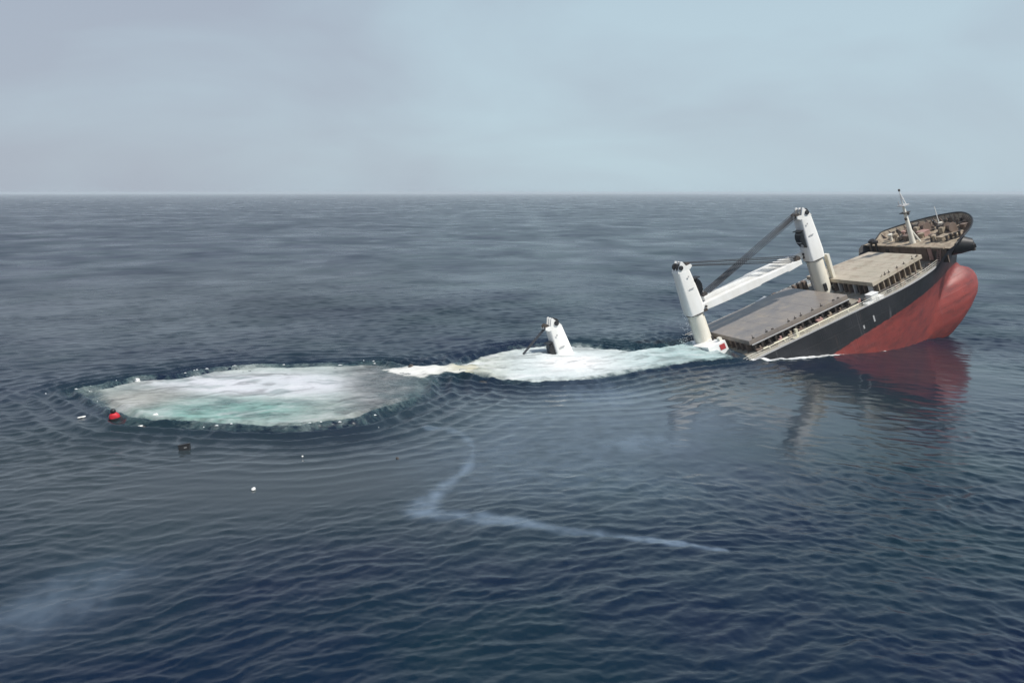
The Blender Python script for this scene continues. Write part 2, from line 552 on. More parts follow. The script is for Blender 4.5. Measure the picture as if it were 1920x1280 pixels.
def side_grid(x0, nx, nz, zbot, inset=0.0):
    s = np.linspace(0, 1, nx)
    s = 1 - (1 - s)**2.0
    u = np.linspace(0, 1, nz)
    S, U = np.meshgrid(s, u)
    X = np.full(S.shape, 15.0)
    for _ in range(12):
        Z = zbot(X) + U * (ztop(X) - zbot(X))
        X = X * 0.3 + 0.7 * (x0 + S * (xs(Z) - inset - x0))
    Z = zbot(X) + U * (ztop(X) - zbot(X))
    Bh = np.clip(breadth(X + inset * 0.6, Z) - inset, 0, None)
    Bh[:, -1] = 0
    return X, Bh, Z

def grid_faces(nz, nx, off=0, flip=False):
    f = []
    for j in range(nz - 1):
        for i in range(nx - 1):
            q = (off+j*nx+i, off+j*nx+i+1, off+(j+1)*nx+i+1, off+(j+1)*nx+i)
            f.append(q[::-1] if flip else q)
    return f

def build_hull():
    nx, nz = 90, 64
    X, Bh, Z = side_grid(-44.0, nx, nz, lambda x: np.full_like(x, ZK))
    mb = MB()
    for sgn in (-1, 1):
        mb.add(np.stack([X, sgn*Bh, Z], -1).reshape(-1, 3).tolist(), grid_faces(nz, nx))
    n = nx                                       # flat bottom and transom closure
    mb.add([(X[0, i], s*Bh[0, i], Z[0, i]) for s in (-1, 1) for i in range(n)], [(i, i+1, n+i+1, n+i) for i in range(n-1)])
    mb.add([(X[j, 0], s*Bh[j, 0], Z[j, 0]) for s in (-1, 1) for j in range(nz)], [(j, j+1, nz+j+1, nz+j) for j in range(nz-1)])
    m, t, b = nodes('hull_paint')
    g = t.nodes.new('ShaderNodeTexCoord')
    sp = t.nodes.new('ShaderNodeSeparateXYZ')
    t.links.new(g.outputs['Object'], sp.inputs[0])
    # boot-top line with a little wear, dropping slightly towards the bow
    def mth(op, a, bb, c=None):
        nn = t.nodes.new('ShaderNodeMath')
        nn.operation = op
        for i, v in enumerate((a, bb, c)):
            if v is None: continue
            if isinstance(v, (int, float)): nn.inputs[i].default_value = v
            else: t.links.new(v, nn.inputs[i])
        return nn.outputs[0]
    xx = mth('SUBTRACT', sp.outputs['X'], 10.0)
    line = mth('MULTIPLY_ADD', mth('MULTIPLY', xx, xx), -0.0035, -3.45)
    dd = mth('SUBTRACT', sp.outputs['Z'], line)
    dd = mth('ADD', dd, mth('MULTIPLY_ADD', noise(t, 1.2, 6), 0.5, -0.25))
    f = mth('MULTIPLY_ADD', dd, 6.0, 0.5)
    f = ramp(t, f, [(0.0, (0, 0, 0)), (1.0, (1, 1, 1))])
    redc = mix(t, ramp(t, noise(t, 0.22, 6, stretch=(1, 1, 0.6)), [(0.3, (0, 0, 0)), (0.72, (1, 1, 1))]), (0.33, 0.060, 0.047), (0.19, 0.038, 0.036))
    redc = mix(t, ramp(t, noise(t, 0.5, 8, stretch=(0.5, 1, 1.6), rough=0.7), [(0.47, (0, 0, 0)), (0.72, (0.9, 0.9, 0.9))]), redc, (0.10, 0.032, 0.032))
    redc = mix(t, ramp(t, noise(t, 1.3, 6, stretch=(1.5, 1.5, 0.09), rough=0.7), [(0.58, (0, 0, 0)), (0.78, (0.6, 0.6, 0.6))]), redc, (0.22, 0.11, 0.10))
    blk = mix(t, ramp(t, noise(t, 0.35, 6, stretch=(1, 1, 0.5)), [(0.3, (0, 0, 0)), (0.75, (1, 1, 1))]), (0.009, 0.010, 0.013), (0.026, 0.026, 0.030))
    blk = mix(t, ramp(t, noise(t, 1.1, 6, stretch=(1.6, 1.6, 0.10), rough=0.7), [(0.60, (0, 0, 0)), (0.80, (0.7, 0.7, 0.7))]), blk, (0.085, 0.06, 0.05))
    scr = ramp(t, noise(t, 0.7, 5, stretch=(1.4, 1.4, 0.08), rough=0.6), [(0.62, (0, 0, 0)), (0.72, (0.8, 0.8, 0.8))])
    blk = mix(t, scr, blk, (0.12, 0.12, 0.125))
    t.links.new(mix(t, f, redc, blk), b.inputs['Base Color'])
    b.inputs['Roughness'].default_value = 0.5
    bp = t.nodes.new('ShaderNodeBump')
    bp.inputs['Strength'].default_value = 0.2
    bp.inputs['Distance'].default_value = 0.12
    # welded plate strakes: shallow grooves along x and z
    cb = t.nodes.new('ShaderNodeCombineXYZ')
    t.links.new(sp.outputs['X'], cb.inputs['X'])
    t.links.new(sp.outputs['Z'], cb.inputs['Y'])
    bk = t.nodes.new('ShaderNodeTexBrick')
    bk.inputs['Scale'].default_value = 1.0
    bk.inputs['Brick Width'].default_value = 6.2
    bk.inputs['Row Height'].default_value = 2.1
    bk.inputs['Mortar Size'].default_value = 0.06
    bk.inputs['Mortar Smooth'].default_value = 0.6
    t.links.new(cb.outputs[0], bk.inputs['Vector'])
    hgt = mth('SUBTRACT', mth('MULTIPLY', noise(t, 0.5, 3), 0.8), mth('MULTIPLY', bk.outputs['Fac'], 0.35))
    bp.inputs['Strength'].default_value = 0.45
    t.links.new(hgt, bp.inputs['Height'])
    t.links.new(bp.outputs[0], b.inputs['Normal'])
    o = mb.build('hull', m, ship, smooth='all')
    o['label'] = 'black upper hull with faded red bottom paint and bulbous bow'
build_hull()

# inner skin of the bulwark round the forecastle, with its capping rail and stays
def bulwark():
    nx, nz = 60, 6
    X, Bh, Z = side_grid(18.6, nx, nz, lambda x: np.full_like(x, DECK_Z - 0.05), inset=0.16)
    mb = MB()
    for sgn in (-1, 1):
        mb.add(np.stack([X, sgn*Bh, Z], -1).reshape(-1, 3).tolist(), grid_faces(nz, nx))
    bw = mb.build('bulwark', M['tan'], ship, smooth=True)
    rail = MB()
    top = [(X[-1, i] + 0.04, -Bh[-1, i] - 0.08, Z[-1, i] + 0.04) for i in range(nx)] + [(X[-1, i] + 0.04, Bh[-1, i] + 0.08, Z[-1, i] + 0.04) for i in range(nx-2, -1, -1)]
    rail.path(top, 0.15, 6)
    rail.build('capping_rail', M['black'], ship)
    for sgn in (-1, 1):
        for i in range(6, nx - 8, 4):
            p0 = Vector((X[0, i], sgn*(Bh[0, i] - 0.75), DECK_Z))
            p1 = Vector((X[-1, i], sgn*(Bh[-1, i] - 0.05), Z[-1, i] - 0.1))
            p2 = Vector((X[0, i], sgn*Bh[0, i], DECK_Z))
            MB().hexa([p0, p0 + Vector((0.1, 0, 0)), p2 + Vector((0.1, 0, 0)), p2],
                      [p1 - Vector((0, sgn*0.1, 0)), p1 + Vector((0.1, -sgn*0.1, 0)), p1 + Vector((0.1, 0, 0)), p1]).build('bulwark_stay', M['brown'], ship)
bulwark()

def deck_sheet(name, mat, z, x0, x1, inset, n=40, zt=0.08, drop=0.0):
    xsn = np.linspace(x0, x1, n)
    b = np.clip(breadth(xsn, np.full_like(xsn, z)) - inset, 0.05, None)
    ys = np.linspace(-1, 1, 9)
    mb = MB()
    vs = [(x, y*bb, z) for x, bb in zip(xsn, b) for y in ys]
    mb.add(vs, [(i*9+j, i*9+j+1, (i+1)*9+j+1, (i+1)*9+j) for i in range(n-1) for j in range(8)])
    return mb.build(name, mat, ship)
deck_sheet('main_deck', M['deck'], -0.02, -43.5, 18.2, 0.02)
deck_sheet('forecastle_deck', M['tan'], DECK_Z, 17.0, 29.9, 0.1)

# forecastle front: bulkhead with a doorway, side wings and ladder
mb = MB()
b17 = float(breadth(np.array(17.3), np.array(1.5))) - 0.15
mb.box((17.35, 0, 1.33), (0.2, 2*b17, 2.7))
mb.build('forecastle_bulkhead', M['brown'], ship)
MB().box((17.0, 0, DECK_Z + 0.04), (0.45, 2*b17, 0.24)).build('bulkhead_coaming', M['tan'], ship)
for y in (-7.6, 5.2):
    MB().box((17.2, y, 1.05), (0.14, 0.95, 2.0)).build('bulkhead_door', M['dark'], ship)
for y in (-9.6, -5.4, -2.4, 1.8, 4.0, 8.0):
    MB().box((17.19, y, 1.3), (0.16, 0.14, 2.5)).build('bulkhead_stiffener', M['brown'], ship)
lad = MB()
for s in (-0.4, 0.4): lad.box((16.6, -8.9 + s, 1.4), (0.12, 0.09, 3.1), (0, R(18), 0))
for k in range(9): lad.box((16.15 + 0.105*k, -8.9, 0.15 + 0.31*k), (0.22, 0.8, 0.05))
lad.build('ladder', M['pink'], ship)
MB().box((17.05, -6.4, 1.5), (0.16, 1.0, 2.2)).build('notice_panel', M['pink'], ship)

# ---- hatches
def hatch_fwd():
    t = MB()
    x0, x1, zb, zt = 1.7, 14.6, 1.75, 2.45
    hb = lambda x: 9.6 - 0.19*(x - 1.7)
    n = 6
    first = None
    for k in range(n):                            # six pontoon covers side by side along the ship
        a, b = x0 + (x1-x0)*k/n, x0 + (x1-x0)*(k+1)/n - 0.03
        p = MB()
        p.hexa([(a, -hb(a), zb), (b, -hb(b), zb), (b, hb(b), zb), (a, hb(a), zb)],
               [(a, -hb(a), zt), (b, -hb(b), zt), (b, hb(b), zt), (a, hb(a), zt)])
        o = p.build('hatch_cover', M['hatch'], ship, bevel=0.02)
    cm = MB()
    a, b = 2.3, 14.4
    cm.hexa([(a, -hb(a)+0.9, 0), (b, -hb(b)+0.7, 0), (b, hb(b)-0.7, 0), (a, hb(a)-0.9, 0)],
            [(a, -hb(a)+0.9, zb), (b, -hb(b)+0.7, zb), (b, hb(b)-0.7, zb), (a, hb(a)-0.9, zb)])
    coam = cm.build('hatch_coaming', M['brown'], ship)
    MB().box((2.27, -0.2, 0.87), (0.1, 16.0, 1.7)).build('coaming_end_shade', M['black'], coam)  # black sheet paints the shade beneath the overhanging covers
    for k in range(13):                            # coaming stays on the aft face
        y = -8.4 + k*1.4
        MB().box((1.95, y, 0.86), (0.7, 0.16 if k % 4 else 0.4, 1.74)).build('coaming_stay', M['brown'] if k % 3 else M['grey'], coam)
    for k in range(9):
        x = 3.0 + k*1.35
        MB().box((x, -hb(x) + 0.45, 0.86), (0.16, 0.75, 1.72)).build('coaming_stay', M['tan'], coam)
    for k in range(10):                            # lashing posts along the cover's edge
        x = 4.6 + k*1.05 + random.uniform(-0.5, 0.5)
        if k in (3, 6): continue
        h = random.uniform(0.35, 0.8)
        MB().tube((x, -hb(x) + 0.25, zt), (x + random.uniform(-.1, .1), -hb(x) + 0.2, zt + h), 0.07, 0.05, 6).box((x, -hb(x) + 0.25, zt + 0.06), (0.3, 0.3, 0.14)).build('lashing_post', M['dark'] if k % 3 else M['tan'], ship)
hatch_fwd()

def hatch_aft():
    x0, x1, zb, zt = -23.3, -3.0, 1.3, 2.1
    n = 7
    for k in range(n):
        a, b = x0 + (x1-x0)*k/n, x0 + (x1-x0)*(k+1)/n - 0.012
        p = MB()
        p.hexa([(a, -8.6, zb), (b, -8.6, zb), (b, 9.3, zb), (a, 9.3, zb)], [(a, -8.6, zt), (b, -8.6, zt), (b, 9.3, zt), (a, 9.3, zt)])
        o = p.build('hatch_cover', M['silt_sheen'], ship, bevel=0.015)
        o['label'] = 'wet brown grey hatch cover awash between the cranes'
    coam = MB().box((-13.2, 0.35, 0.65), (19.6, 16.6, 1.3)).build('hatch_coaming', M['brown'], ship)
    coam['label'] = 'low rusty coaming of the flooded hatch'
    for k in range(15):
        MB().box((-22.6 + k*1.37, -8.55, 0.65), (0.34, 1.1, 1.28)).build('coaming_stay', M['dark'], coam)
    for k in range(10):
        MB().box((-23.2, -7.6 + k*1.7, 0.64), (0.6, 0.22, 1.27)).build('coaming_stay', M['brown'], coam)
    r = MB()                                       # rail of the cover's track
    r.box((-13.2, -9.15, 1.38), (20.0, 0.16, 0.16))
    r.build('hatch_track', M['grey'], ship)
    for k in range(15):
        if k in (1, 4, 5, 9, 12): continue
        x = -22.0 + k*1.22 + random.uniform(-0.5, 0.5)
        h = random.uniform(0.15, 0.7)
        MB().box((x, -8.35, zt + 0.07), (0.35, 0.3, 0.16)).tube((x, -8.35, zt), (x + random.uniform(-.15, .15), -8.3, zt + h), 0.06, 0.05, 6).build('lashing_post', M['dark'], ship)
hatch_aft()

# port side walkway gear seen beyond the flooded hatch
for k in range(9):
    x = -7.5 + k*1.05
    MB().box((x, 10.2 + random.uniform(-.5, .5), 0.7), (random.uniform(0.5, 1.1), random.uniform(0.6, 1.3), random.uniform(1.0, 2.3))).box((x + .2, 10.6, 0.5), (0.5, 0.5, 2.4)).build('deck_locker', M['dark'] if k % 2 else M['brown'], ship, bevel=0.05)
MB().hexa([(-9.6, 9.6, 1.0), (-7.3, 9.6, 1.0), (-7.3, 11.0, 1.0), (-9.6, 11.0, 1.0)], [(-9.5, 9.9, 1.75), (-7.4, 9.9, 2.0), (-7.4, 10.8, 2.0), (-9.5, 10.8, 1.75)]).build('deck_box', M['white'], ship)

# ---- starboard walkway
pp = MB()
pp.tube((-15.4, -10.55, 0.35), (-1.6, -10.55, 0.35), 0.17, n=8)
pp.tube((-22.0, -10.2, 0.3), (-17.0, -10.2, 0.3), 0.2, n=8)
pp.tube((-15.4, -10.55, 0.35), (-15.4, -11.1, 0.35), 0.17, n=8)
for x in (-14, -11, -8, -5, -2.4, -21, -18): pp.box((x, -10.5, 0.15), (0.14, 0.5, 0.3))
pp.build('pipe_run', M['yellow'], ship)
pd = MB()
for yy, r in ((-9.65, 0.12), (-9.95, 0.09)): pd.tube((-23, yy, 0.28), (15, yy*0.93, 0.28), r, n=6)
pd.build('pipe_run', M['dark'], ship)
MB().box((-15.9, -11.3, 0.75), (0.5, 0.5, 1.5)).box((-16.2, -11.5, 0.12), (1.3, 0.8, 0.24)).build('fairlead_post', M['yellow'], ship, bevel=0.05)
for k in range(11):
    x = -22.5 + k*2.05
    col = ('brown', 'dark', 'pink', 'tan')[k % 4]
    MB().box((x, -9.9 + random.uniform(-.2, .2), 0.3), (random.uniform(0.5, 1.3), random.uniform(0.4, 0.8), random.uniform(0.4, 0.9))).box((x + 0.3, -9.8, 0.5), (0.3, 0.3, 0.9)).build('deck_fitting', M[col], ship, bevel=0.04)
for k in range(8):
    x = 3.6 + k*1.6
    y = -float(breadth(np.array(x), np.array(0.0))) + 1.7
    MB().box((x, y, 0.3), (random.uniform(0.4, 1.0), 0.5, random.uniform(0.4, 1.0))).tube((x + .5, y + .2, 0), (x + .5, y + .2, random.uniform(0.8, 1.4)), 0.1, n=6).build('deck_fitting', M[('dark', 'brown', 'tan')[k % 3]], ship, bevel=0.04)
lk = MB()
lk.box((-0.2, -11.3, 0.65), (1.5, 1.5, 1.3)).box((0.9, -11.6, 0.3), (1.1, 1.2, 0.6)).box((-0.2, -11.3, 1.38), (1.7, 1.7, 0.14)).box((-1.5, -11.6, 0.2), (1.4, 1.1, 0.4))
lk.build('deck_locker', M['white'], ship, bevel=0.06)['label'] = 'white deck locker at the starboard edge beside the forward crane'
MB().box((-1.95, -10.9, 0.5), (0.4, 0.4, 1.0)).build('vent_head', M['black'], ship)

def edge_line(x0, x1, inset, n):
    xx = np.linspace(x0, x1, n)
    b = breadth(xx, np.full_like(xx, 0.0)) - inset
    return xx, b
for sgn in (-1, 1):
    xx, b = edge_line(-40, 15.6, 0.18, 57)
    rl = MB()
    for h in (0.4, 0.75, 1.1):
        rl.path([(x, sgn*y, h) for x, y in zip(xx[::4], b[::4])], 0.035, 4)
    for x, y in zip(xx[::2], b[::2]): rl.tube((x, sgn*y, 0), (x, sgn*y, 1.1), 0.04, n=4)
    rl.build('railing', M['cream'], ship)
    fp = MB()                                      # raised bar along the deck edge, its light grey paints in the sunlight there
    xx, b = edge_line(-40, 15.0, 0.05, 30)
    for i in range(29):
        fp.hexa([(xx[i], sgn*(b[i]-0.5), -0.01), (xx[i+1], sgn*(b[i+1]-0.5), -0.01), (xx[i+1], sgn*b[i+1], -0.01), (xx[i], sgn*b[i], -0.01)],
                [(xx[i], sgn*(b[i]-0.45), 0.14), (xx[i+1], sgn*(b[i+1]-0.45), 0.14), (xx[i+1], sgn*(b[i+1]+0.08), 0.14), (xx[i], sgn*(b[i]+0.08), 0.14)])
    fp.build('sunlit_edge_bar', M['grey'], ship)

# ---- deckhouse under the middle crane
dh = MB().hexa([(-28.6, -4.3, -0.6), (-24.9, -4.3, -0.6), (-24.9, 6.0, -0.6), (-28.6, 6.0, -0.6)], [(-28.6, -4.0, 2.5), (-25.1, -4.0, 2.5), (-25.1, 6.0, 1.5), (-28.6, 6.0, 1.5)]).build('deckhouse', M['white'], ship, bevel=0.08)
MB().box((-25.95, -4.10, 1.6), (1.05, 0.1, 0.95), (R(-6), 0, 0)).build('warning_plate', M['red'], dh)
MB().box((-25.5, -2.9, 2.65), (0.5, 0.9, 0.6)).build('vent_head', M['cream'], dh)
MB().tube((-25.5, -0.4, 2.0), (-25.5, -0.4, 2.9), 0.22, n=8).build('vent_pipe', M['dark'], dh)

# ---- cranes
def crane(x0, face, label, jib_len, jib_y, deck=0.0, trunk=False, jib_z=(7.9, 8.3), falls=8):
    y0 = 2.5
    def P(x, y, z): return (x0 + face*x, y0 + y, z)
    ped = MB().lathe((x0, y0, 0), [(1.72, deck - 0.3), (1.7, deck + 0.25), (1.52, deck + 0.3), (1.46, 7.0)], n=24).build('crane', M['cream'], ship, smooth=True)
    ped['label'] = label
    MB().lathe((x0, y0, 0), [(1.5, 6.98), (1.62, 7.0), (1.62, 7.16), (1.5, 7.18)], n=24).build('slewing_ring', M['dark'], ped, smooth=True)
    rings = [rrect(x0 + face*cx, y0, hx, hy, z, r) for cx, hx, hy, z, r in
             ((0, 1.55, 1.5, 7.18, 0.6), (0, 1.6, 1.55, 8.6, 0.55), (-0.02, 1.42, 1.42, 12.0, 0.45), (-0.06, 1.2, 1.25, 15.2, 0.4))]
    if face < 0: rings = [r[::-1] for r in rings]
    MB().loft(rings).build('crane_tower', M['white'], ped, smooth=True)
    hd = MB()                                      # sloped head with two cheek plates that hold the rope sheaves
    out = [(1.25, 15.2), (1.75, 15.6), (1.6, 15.95), (0.7, 15.9), (0.2, 16.95), (-0.1, 17.05), (-0.42, 16.5), (-1.05, 15.65), (-1.26, 15.2)]
    for ya, yb in ((-1.22, -0.9), (-0.18, 0.18), (0.9, 1.22)):
        hd.prism([(x0 + face*a, z) for a, z in out], 'y', y0 + ya, y0 + yb)
    hd.hexa([P(-1.25, -1.0, 15.2), P(1.45, -1.0, 15.2), P(1.45, 1.0, 15.2), P(-1.25, 1.0, 15.2)], [P(-1.0, -1.0, 15.6), P(1.5, -1.0, 15.7), P(1.5, 1.0, 15.7), P(-1.0, 1.0, 15.6)])
    hd.build('crane_head', M['white'], ped)
    for ya in (-0.6, 0.6):
        MB().lathe(P(-0.45, ya - 0.25, 16.15), [(0.25, 0), (0.62, 0.02), (0.5, 0.22), (0.5, 0.28), (0.62, 0.48), (0.25, 0.5)], (0, 1, 0), 16).build('sheave', M['black'], ped)
        MB().lathe(P(1.25, ya - 0.2, 15.95), [(0.2, 0), (0.45, 0.02), (0.36, 0.18), (0.36, 0.22), (0.45, 0.38), (0.2, 0.4)], (0, 1, 0), 14).build('sheave', M['dark'], ped)
    MB().lathe(P(-0.42, -1.42, 16.0), [(0.2, 0), (0.42, 0.03), (0.34, 0.1), (0.42, 0.18), (0.2, 0.2)], (0, 1, 0), 14).build('sheave', M['black'], ped)
    # operator's cab on the jib side: dark glass all round
    cb = MB()
    cb.prism([(x0 + face*a, z) for a, z in ((1.5, 9.9), (1.9, 10.2), (2.3, 10.9), (2.45, 11.9), (2.3, 12.6), (1.95, 13.1), (1.5, 13.2))], 'y', y0 - 1.4, y0 + 0.4)
    cab = cb.build('cab', M['glass'], ped, bevel=0.12)
    MB().box(P(2.38, -0.5, 11.2), (0.14, 1.5, 0.12)).box(P(2.2, -1.0, 10.75), (0.12, 0.5, 0.7)).build('cab_frame', M['grey'], ped)
    MB().box(P(1.9, -0.5, 13.27), (1.0, 2.1, 0.12)).build('cab_roof', M['black'], ped)
    # small stencilled marks on the tower's starboard side, too small to read
    MB().box(P(0.15, -1.54, 11.9), (0.95, 0.03, 0.2)).build('load_marking', M['mark'], ped)
    MB().box(P(0.3, -1.52, 14.1), (0.28, 0.03, 0.3)).build('load_marking', M['mark'], ped)
    # jib
    if jib_len:
        j = MB()
        zr, zt, yj = jib_z[0], jib_z[1], jib_y
        stations = [(1.3, 0.6, 0.62), (3.2, 0.66, 0.72), (7.0, 0.7, 0.80), (jib_len*0.58, 0.68, 0.80), (jib_len*0.58 + 0.5, 0.68, 0.62), (jib_len - 3.4, 0.6, 0.56), (jib_len - 3.0, 0.62, 0.72), (jib_len, 0.55, 0.48)]
        rg = []
        for x, hy, hz in stations:
            zc = zr + (zt - zr) * x / jib_len
            rg.append([P(x, yj - hy, zc - hz), P(x, yj + hy, zc - hz), P(x, yj + hy, zc + hz*0.8), P(x, yj - hy, zc + hz*0.8)])
        j.loft(rg)
        jb = j.build('jib', M['white'], ped, bevel=0.05)
        hp = MB()                                  # heel pins and lugs that carry the jib
        hp.box(P(1.5, yj, zr - 0.6), (0.7, 1.5, 0.5)).tube(P(1.75, yj - 0.9, zr), P(1.75, yj + 0.9, zr), 0.2, n=8)
        hp.build('jib_hinge', M['dark'], ped)
        hk = MB()
        hk.box(P(jib_len - 0.5, yj, zt + 0.6), (0.9, 0.9, 0.6)).lathe(P(jib_len - 0.4, yj - 0.3, zt + 0.75), [(0.15, 0), (0.5, 0.05), (0.5, 0.55), (0.15, 0.6)], (0, 1, 0), 12)
        hk.build('jib_head', M['dark'], ped)
        for k in range(falls):                     # luffing and hoisting falls, each wire on its own
            u = k / (falls - 1.0)
            ya = (-0.6 if k % 2 else 0.6) + 0.5 * (u - 0.5)
            top = P(1.45 - 1.75*u, ya, 15.55 + 1.35*u)
            end = P(jib_len - 1.6 + 1.2*u, yj + ya*0.4, zt + 0.5 + 0.75*u)
            MB().tube(top, end, 0.085 if falls < 6 else 0.06, n=5).build('rope', M['rope'], ped)
    else:
        for k in range(4):
            MB().tube(P(1.3, -0.5 + 0.33*k, 15.8), P(15.5, -0.3 + 0.2*k, 8.6), 0.06, n=5).build('rope', M['rope'], ped)
    # access door and the cable trunk
    if trunk: MB().box(P(0.35, -1.5, deck + 1.75), (0.75, 0.3, 1.5)).build('access_door', M['black'], ped, bevel=0.15)
    tr = MB()
    tr.box((x0 + 2.5, y0 - 0.2, 3.7), (0.5, 1.2, 6.8))
    for k in range(5): tr.box((x0 + 1.85, y0 - 0.1, 1.0 + k*1.25), (0.9, 0.2, 0.14))
    if trunk: tr.build('cable_trunk', M['cream'], ped)
    lad = MB()
    for s in (-0.22, 0.22): lad.tube((x0 - 1.62, y0 + s, deck + 0.3), (x0 - 1.62, y0 + s, 6.9), 0.035, n=4)
    for k in range(18): lad.tube((x0 - 1.62, y0 - 0.22, deck + 0.6 + k*0.33), (x0 - 1.62, y0 + 0.22, deck + 0.6 + k*0.33), 0.03, n=4)
    lad.build('ladder', M['grey'], ped)
    return ped

crane(-0.1, -1, 'white forward crane with its jib lowered aft', 23.0, 1.0, trunk=True, jib_z=(8.7, 8.7), falls=10)
crane(-25.9, 1, 'white middle crane on a deckhouse with its jib lowered forward', 22.4, -0.8, deck=1.5, jib_z=(7.9, 8.0), falls=4)
crane(-51.3, -1, 'white after crane with only its tower above the foam', 0, 0)

# ---- forecastle gear
fm = MB()
mx0, my0 = 18.95, -0.2
fm.lathe((mx0, my0, 0), [(0.62, DECK_Z), (0.5, DECK_Z + 1.0), (0.3, 8.6), (0.2, 10.2)], n=12)
fm.tube((mx0 + 0.9, my0 - 0.9, DECK_Z), (mx0, my0, 6.0), 0.16, 0.12)
mast = fm.build('foremast', M['cream'], ship, smooth=True)
MB().box((mx0, my0, 8.75), (1.3, 1.6, 0.12)).box((mx0 + 0.5, my0, 8.4), (0.4, 0.5, 0.6)).build('mast_platform', M['dark'], mast)
MB().box((mx0, my0, 10.2), (1.2, 2.0, 0.14)).tube((mx0 - 0.1, my0 + 0.9, 10.2), (mx0 - 0.1, my0 + 0.9, 11.0), 0.07).build('crosstree', M['grey'], mast)
mt = MB()
for s in (-0.5, 0.5): mt.tube((mx0 + 0.3, my0 + s, 10.25), (mx0, my0, 12.6), 0.09, 0.07, 6)
mt.tube((mx0, my0, 10.2), (mx0, my0, 12.9), 0.13, 0.08)
mt.box((mx0 + 0.1, my0, 11.4), (0.2, 0.8, 0.1))
mt.build('topmast', M['white'], mast)
MB().lathe((mx0, my0, 12.9), [(0.12, 0), (0.2, 0.05), (0.2, 0.35), (0.1, 0.42)], n=10).build('mast_light', M['dark'], mast)
MB().lathe((mx0 - 0.4, my0 - 0.3, 7.4), [(0.1, 0), (0.25, 0.05), (0.25, 0.4), (0.1, 0.5)], n=10).build('mast_light', M['dark'], mast)

def windlass(x, y):
    b = MB().box((x, y, DECK_Z + 0.25), (2.2, 3.2, 0.5)).build('windlass', M['brown'], ship, bevel=0.06)
    MB().lathe((x, y - 1.7, DECK_Z + 1.1), [(0.9, 0), (0.95, 0.12), (0.45, 0.15), (0.45, 1.3), (0.95, 1.33), (0.9, 1.45)], (0, 1, 0), 16).build('rope_drum', M['brown'], b)
    MB().lathe((x, y + 0.2, DECK_Z + 1.1), [(0.8, 0), (0.85, 0.1), (0.55, 0.3), (0.55, 0.5), (0.85, 0.7), (0.8, 0.8)], (0, 1, 0), 16).build('chain_wheel', M['dark'], b)
    MB().lathe((x, y + 1.3, DECK_Z + 1.1), [(0.5, 0), (0.35, 0.3), (0.5, 0.7)], (0, 1, 0), 14).build('warping_head', M['dark'], b)
    MB().box((x - 0.9, y + 0.1, DECK_Z + 0.9), (0.8, 1.0, 1.1)).build('gear_case', M['tan'], b, bevel=0.08)
windlass(24.2, -3.3)
windlass(24.2, 3.3)
for x, y in ((27.3, -3.9), (27.3, 3.9), (20.8, -7.4), (20.8, 7.6), (28.9, -1.4), (28.9, 1.6), (22.3, 8.2), (22.2, -8.0)):
    b = MB().box((x, y, DECK_Z + 0.08), (1.5, 0.6, 0.16))
    for s in (-0.45, 0.45): b.lathe((x + s, y, DECK_Z + 0.1), [(0.22, 0), (0.22, 0.75), (0.3, 0.78), (0.3, 0.9), (0.1, 0.95)], n=10)
    b.build('bollard', M['dark'], ship)
for x, y, h, r, c in ((19.3, 4.6, 1.7, 0.5, 'tan'), (20.0, -4.6, 1.3, 0.45, 'tan'), (21.6, 0.4, 1.0, 0.6, 'tan'), (26.6, 0.8, 1.2, 0.4, 'cream'), (19.6, 6.4, 1.5, 0.45, 'cream'), (21.4, -2.4, 0.9, 0.5, 'brown'), (22.0, 5.6, 1.2, 0.4, 'pink')):
    MB().lathe((x, y, DECK_Z), [(r*0.6, 0), (r*0.6, h*0.6), (r, h*0.65), (r*1.05, h*0.9), (r*0.4, h)], n=12).build('ventilator', M[c], ship, smooth=True)
for x, y, d in ((21.0, -5.8, (1.9, 1.5, 0.7)), (22.6, 1.0, (1.4, 2.0, 0.9)), (26.2, -1.5, (1.2, 1.0, 0.8)), (20.3, 2.6, (1.3, 1.1, 1.0)), (25.6, 5.6, (1.0, 1.6, 0.7)), (26.6, -5.0, (0.9, 1.1, 0.8))):
    MB().box((x, y, DECK_Z + d[2]/2), d).box((x, y, DECK_Z + d[2] + 0.05), (d[0] + 0.15, d[1] + 0.15, 0.1)).build('deck_box', M[random.choice(['tan', 'brown', 'pink', 'dark'])], ship, bevel=0.05)
for k in range(16):
    x, y = random.uniform(19.5, 27.0), random.uniform(-6.5, 6.5)
    d = (random.uniform(0.3, 0.9), random.uniform(0.3, 0.9), random.uniform(0.25, 1.1))
    MB().box((x, y, DECK_Z + d[2]/2), d, (0, 0, random.uniform(0, 1))).tube((x, y, DECK_Z), (x + 0.2, y + 0.2, DECK_Z + d[2] + 0.4), 0.1, n=6).build('deck_fitting', M[random.choice(['dark', 'dark', 'brown'])], ship, bevel=0.03)
for s in (-1, 1):
    ch = MB()
    for k in range(12): ch.box((24.9 + 0.27*k, s*(3.5 - 0.06*k), DECK_Z + 0.12 + 0.05*(k % 2)), (0.3, 0.16, 0.14), (R(90*(k % 2)), 0, 0))
    ch.build('anchor_chain', M['dark'], ship)
    # rope coil
    MB().lathe((23.2, s*6.3, DECK_Z), [(0.5, 0), (0.9, 0.02), (0.95, 0.3), (0.85, 0.45), (0.5, 0.45), (0.45, 0.1)], n=16).build('rope_coil', M['tan'], ship)
js = MB().tube((28.3, 3.2, DECK_Z), (28.2, 3.2, 6.4), 0.1, 0.06, 8).tube((28.3, 3.2, DECK_Z), (27.5, 3.9, DECK_Z + 1.2), 0.06)
js.build('jackstaff', M['white'], ship)
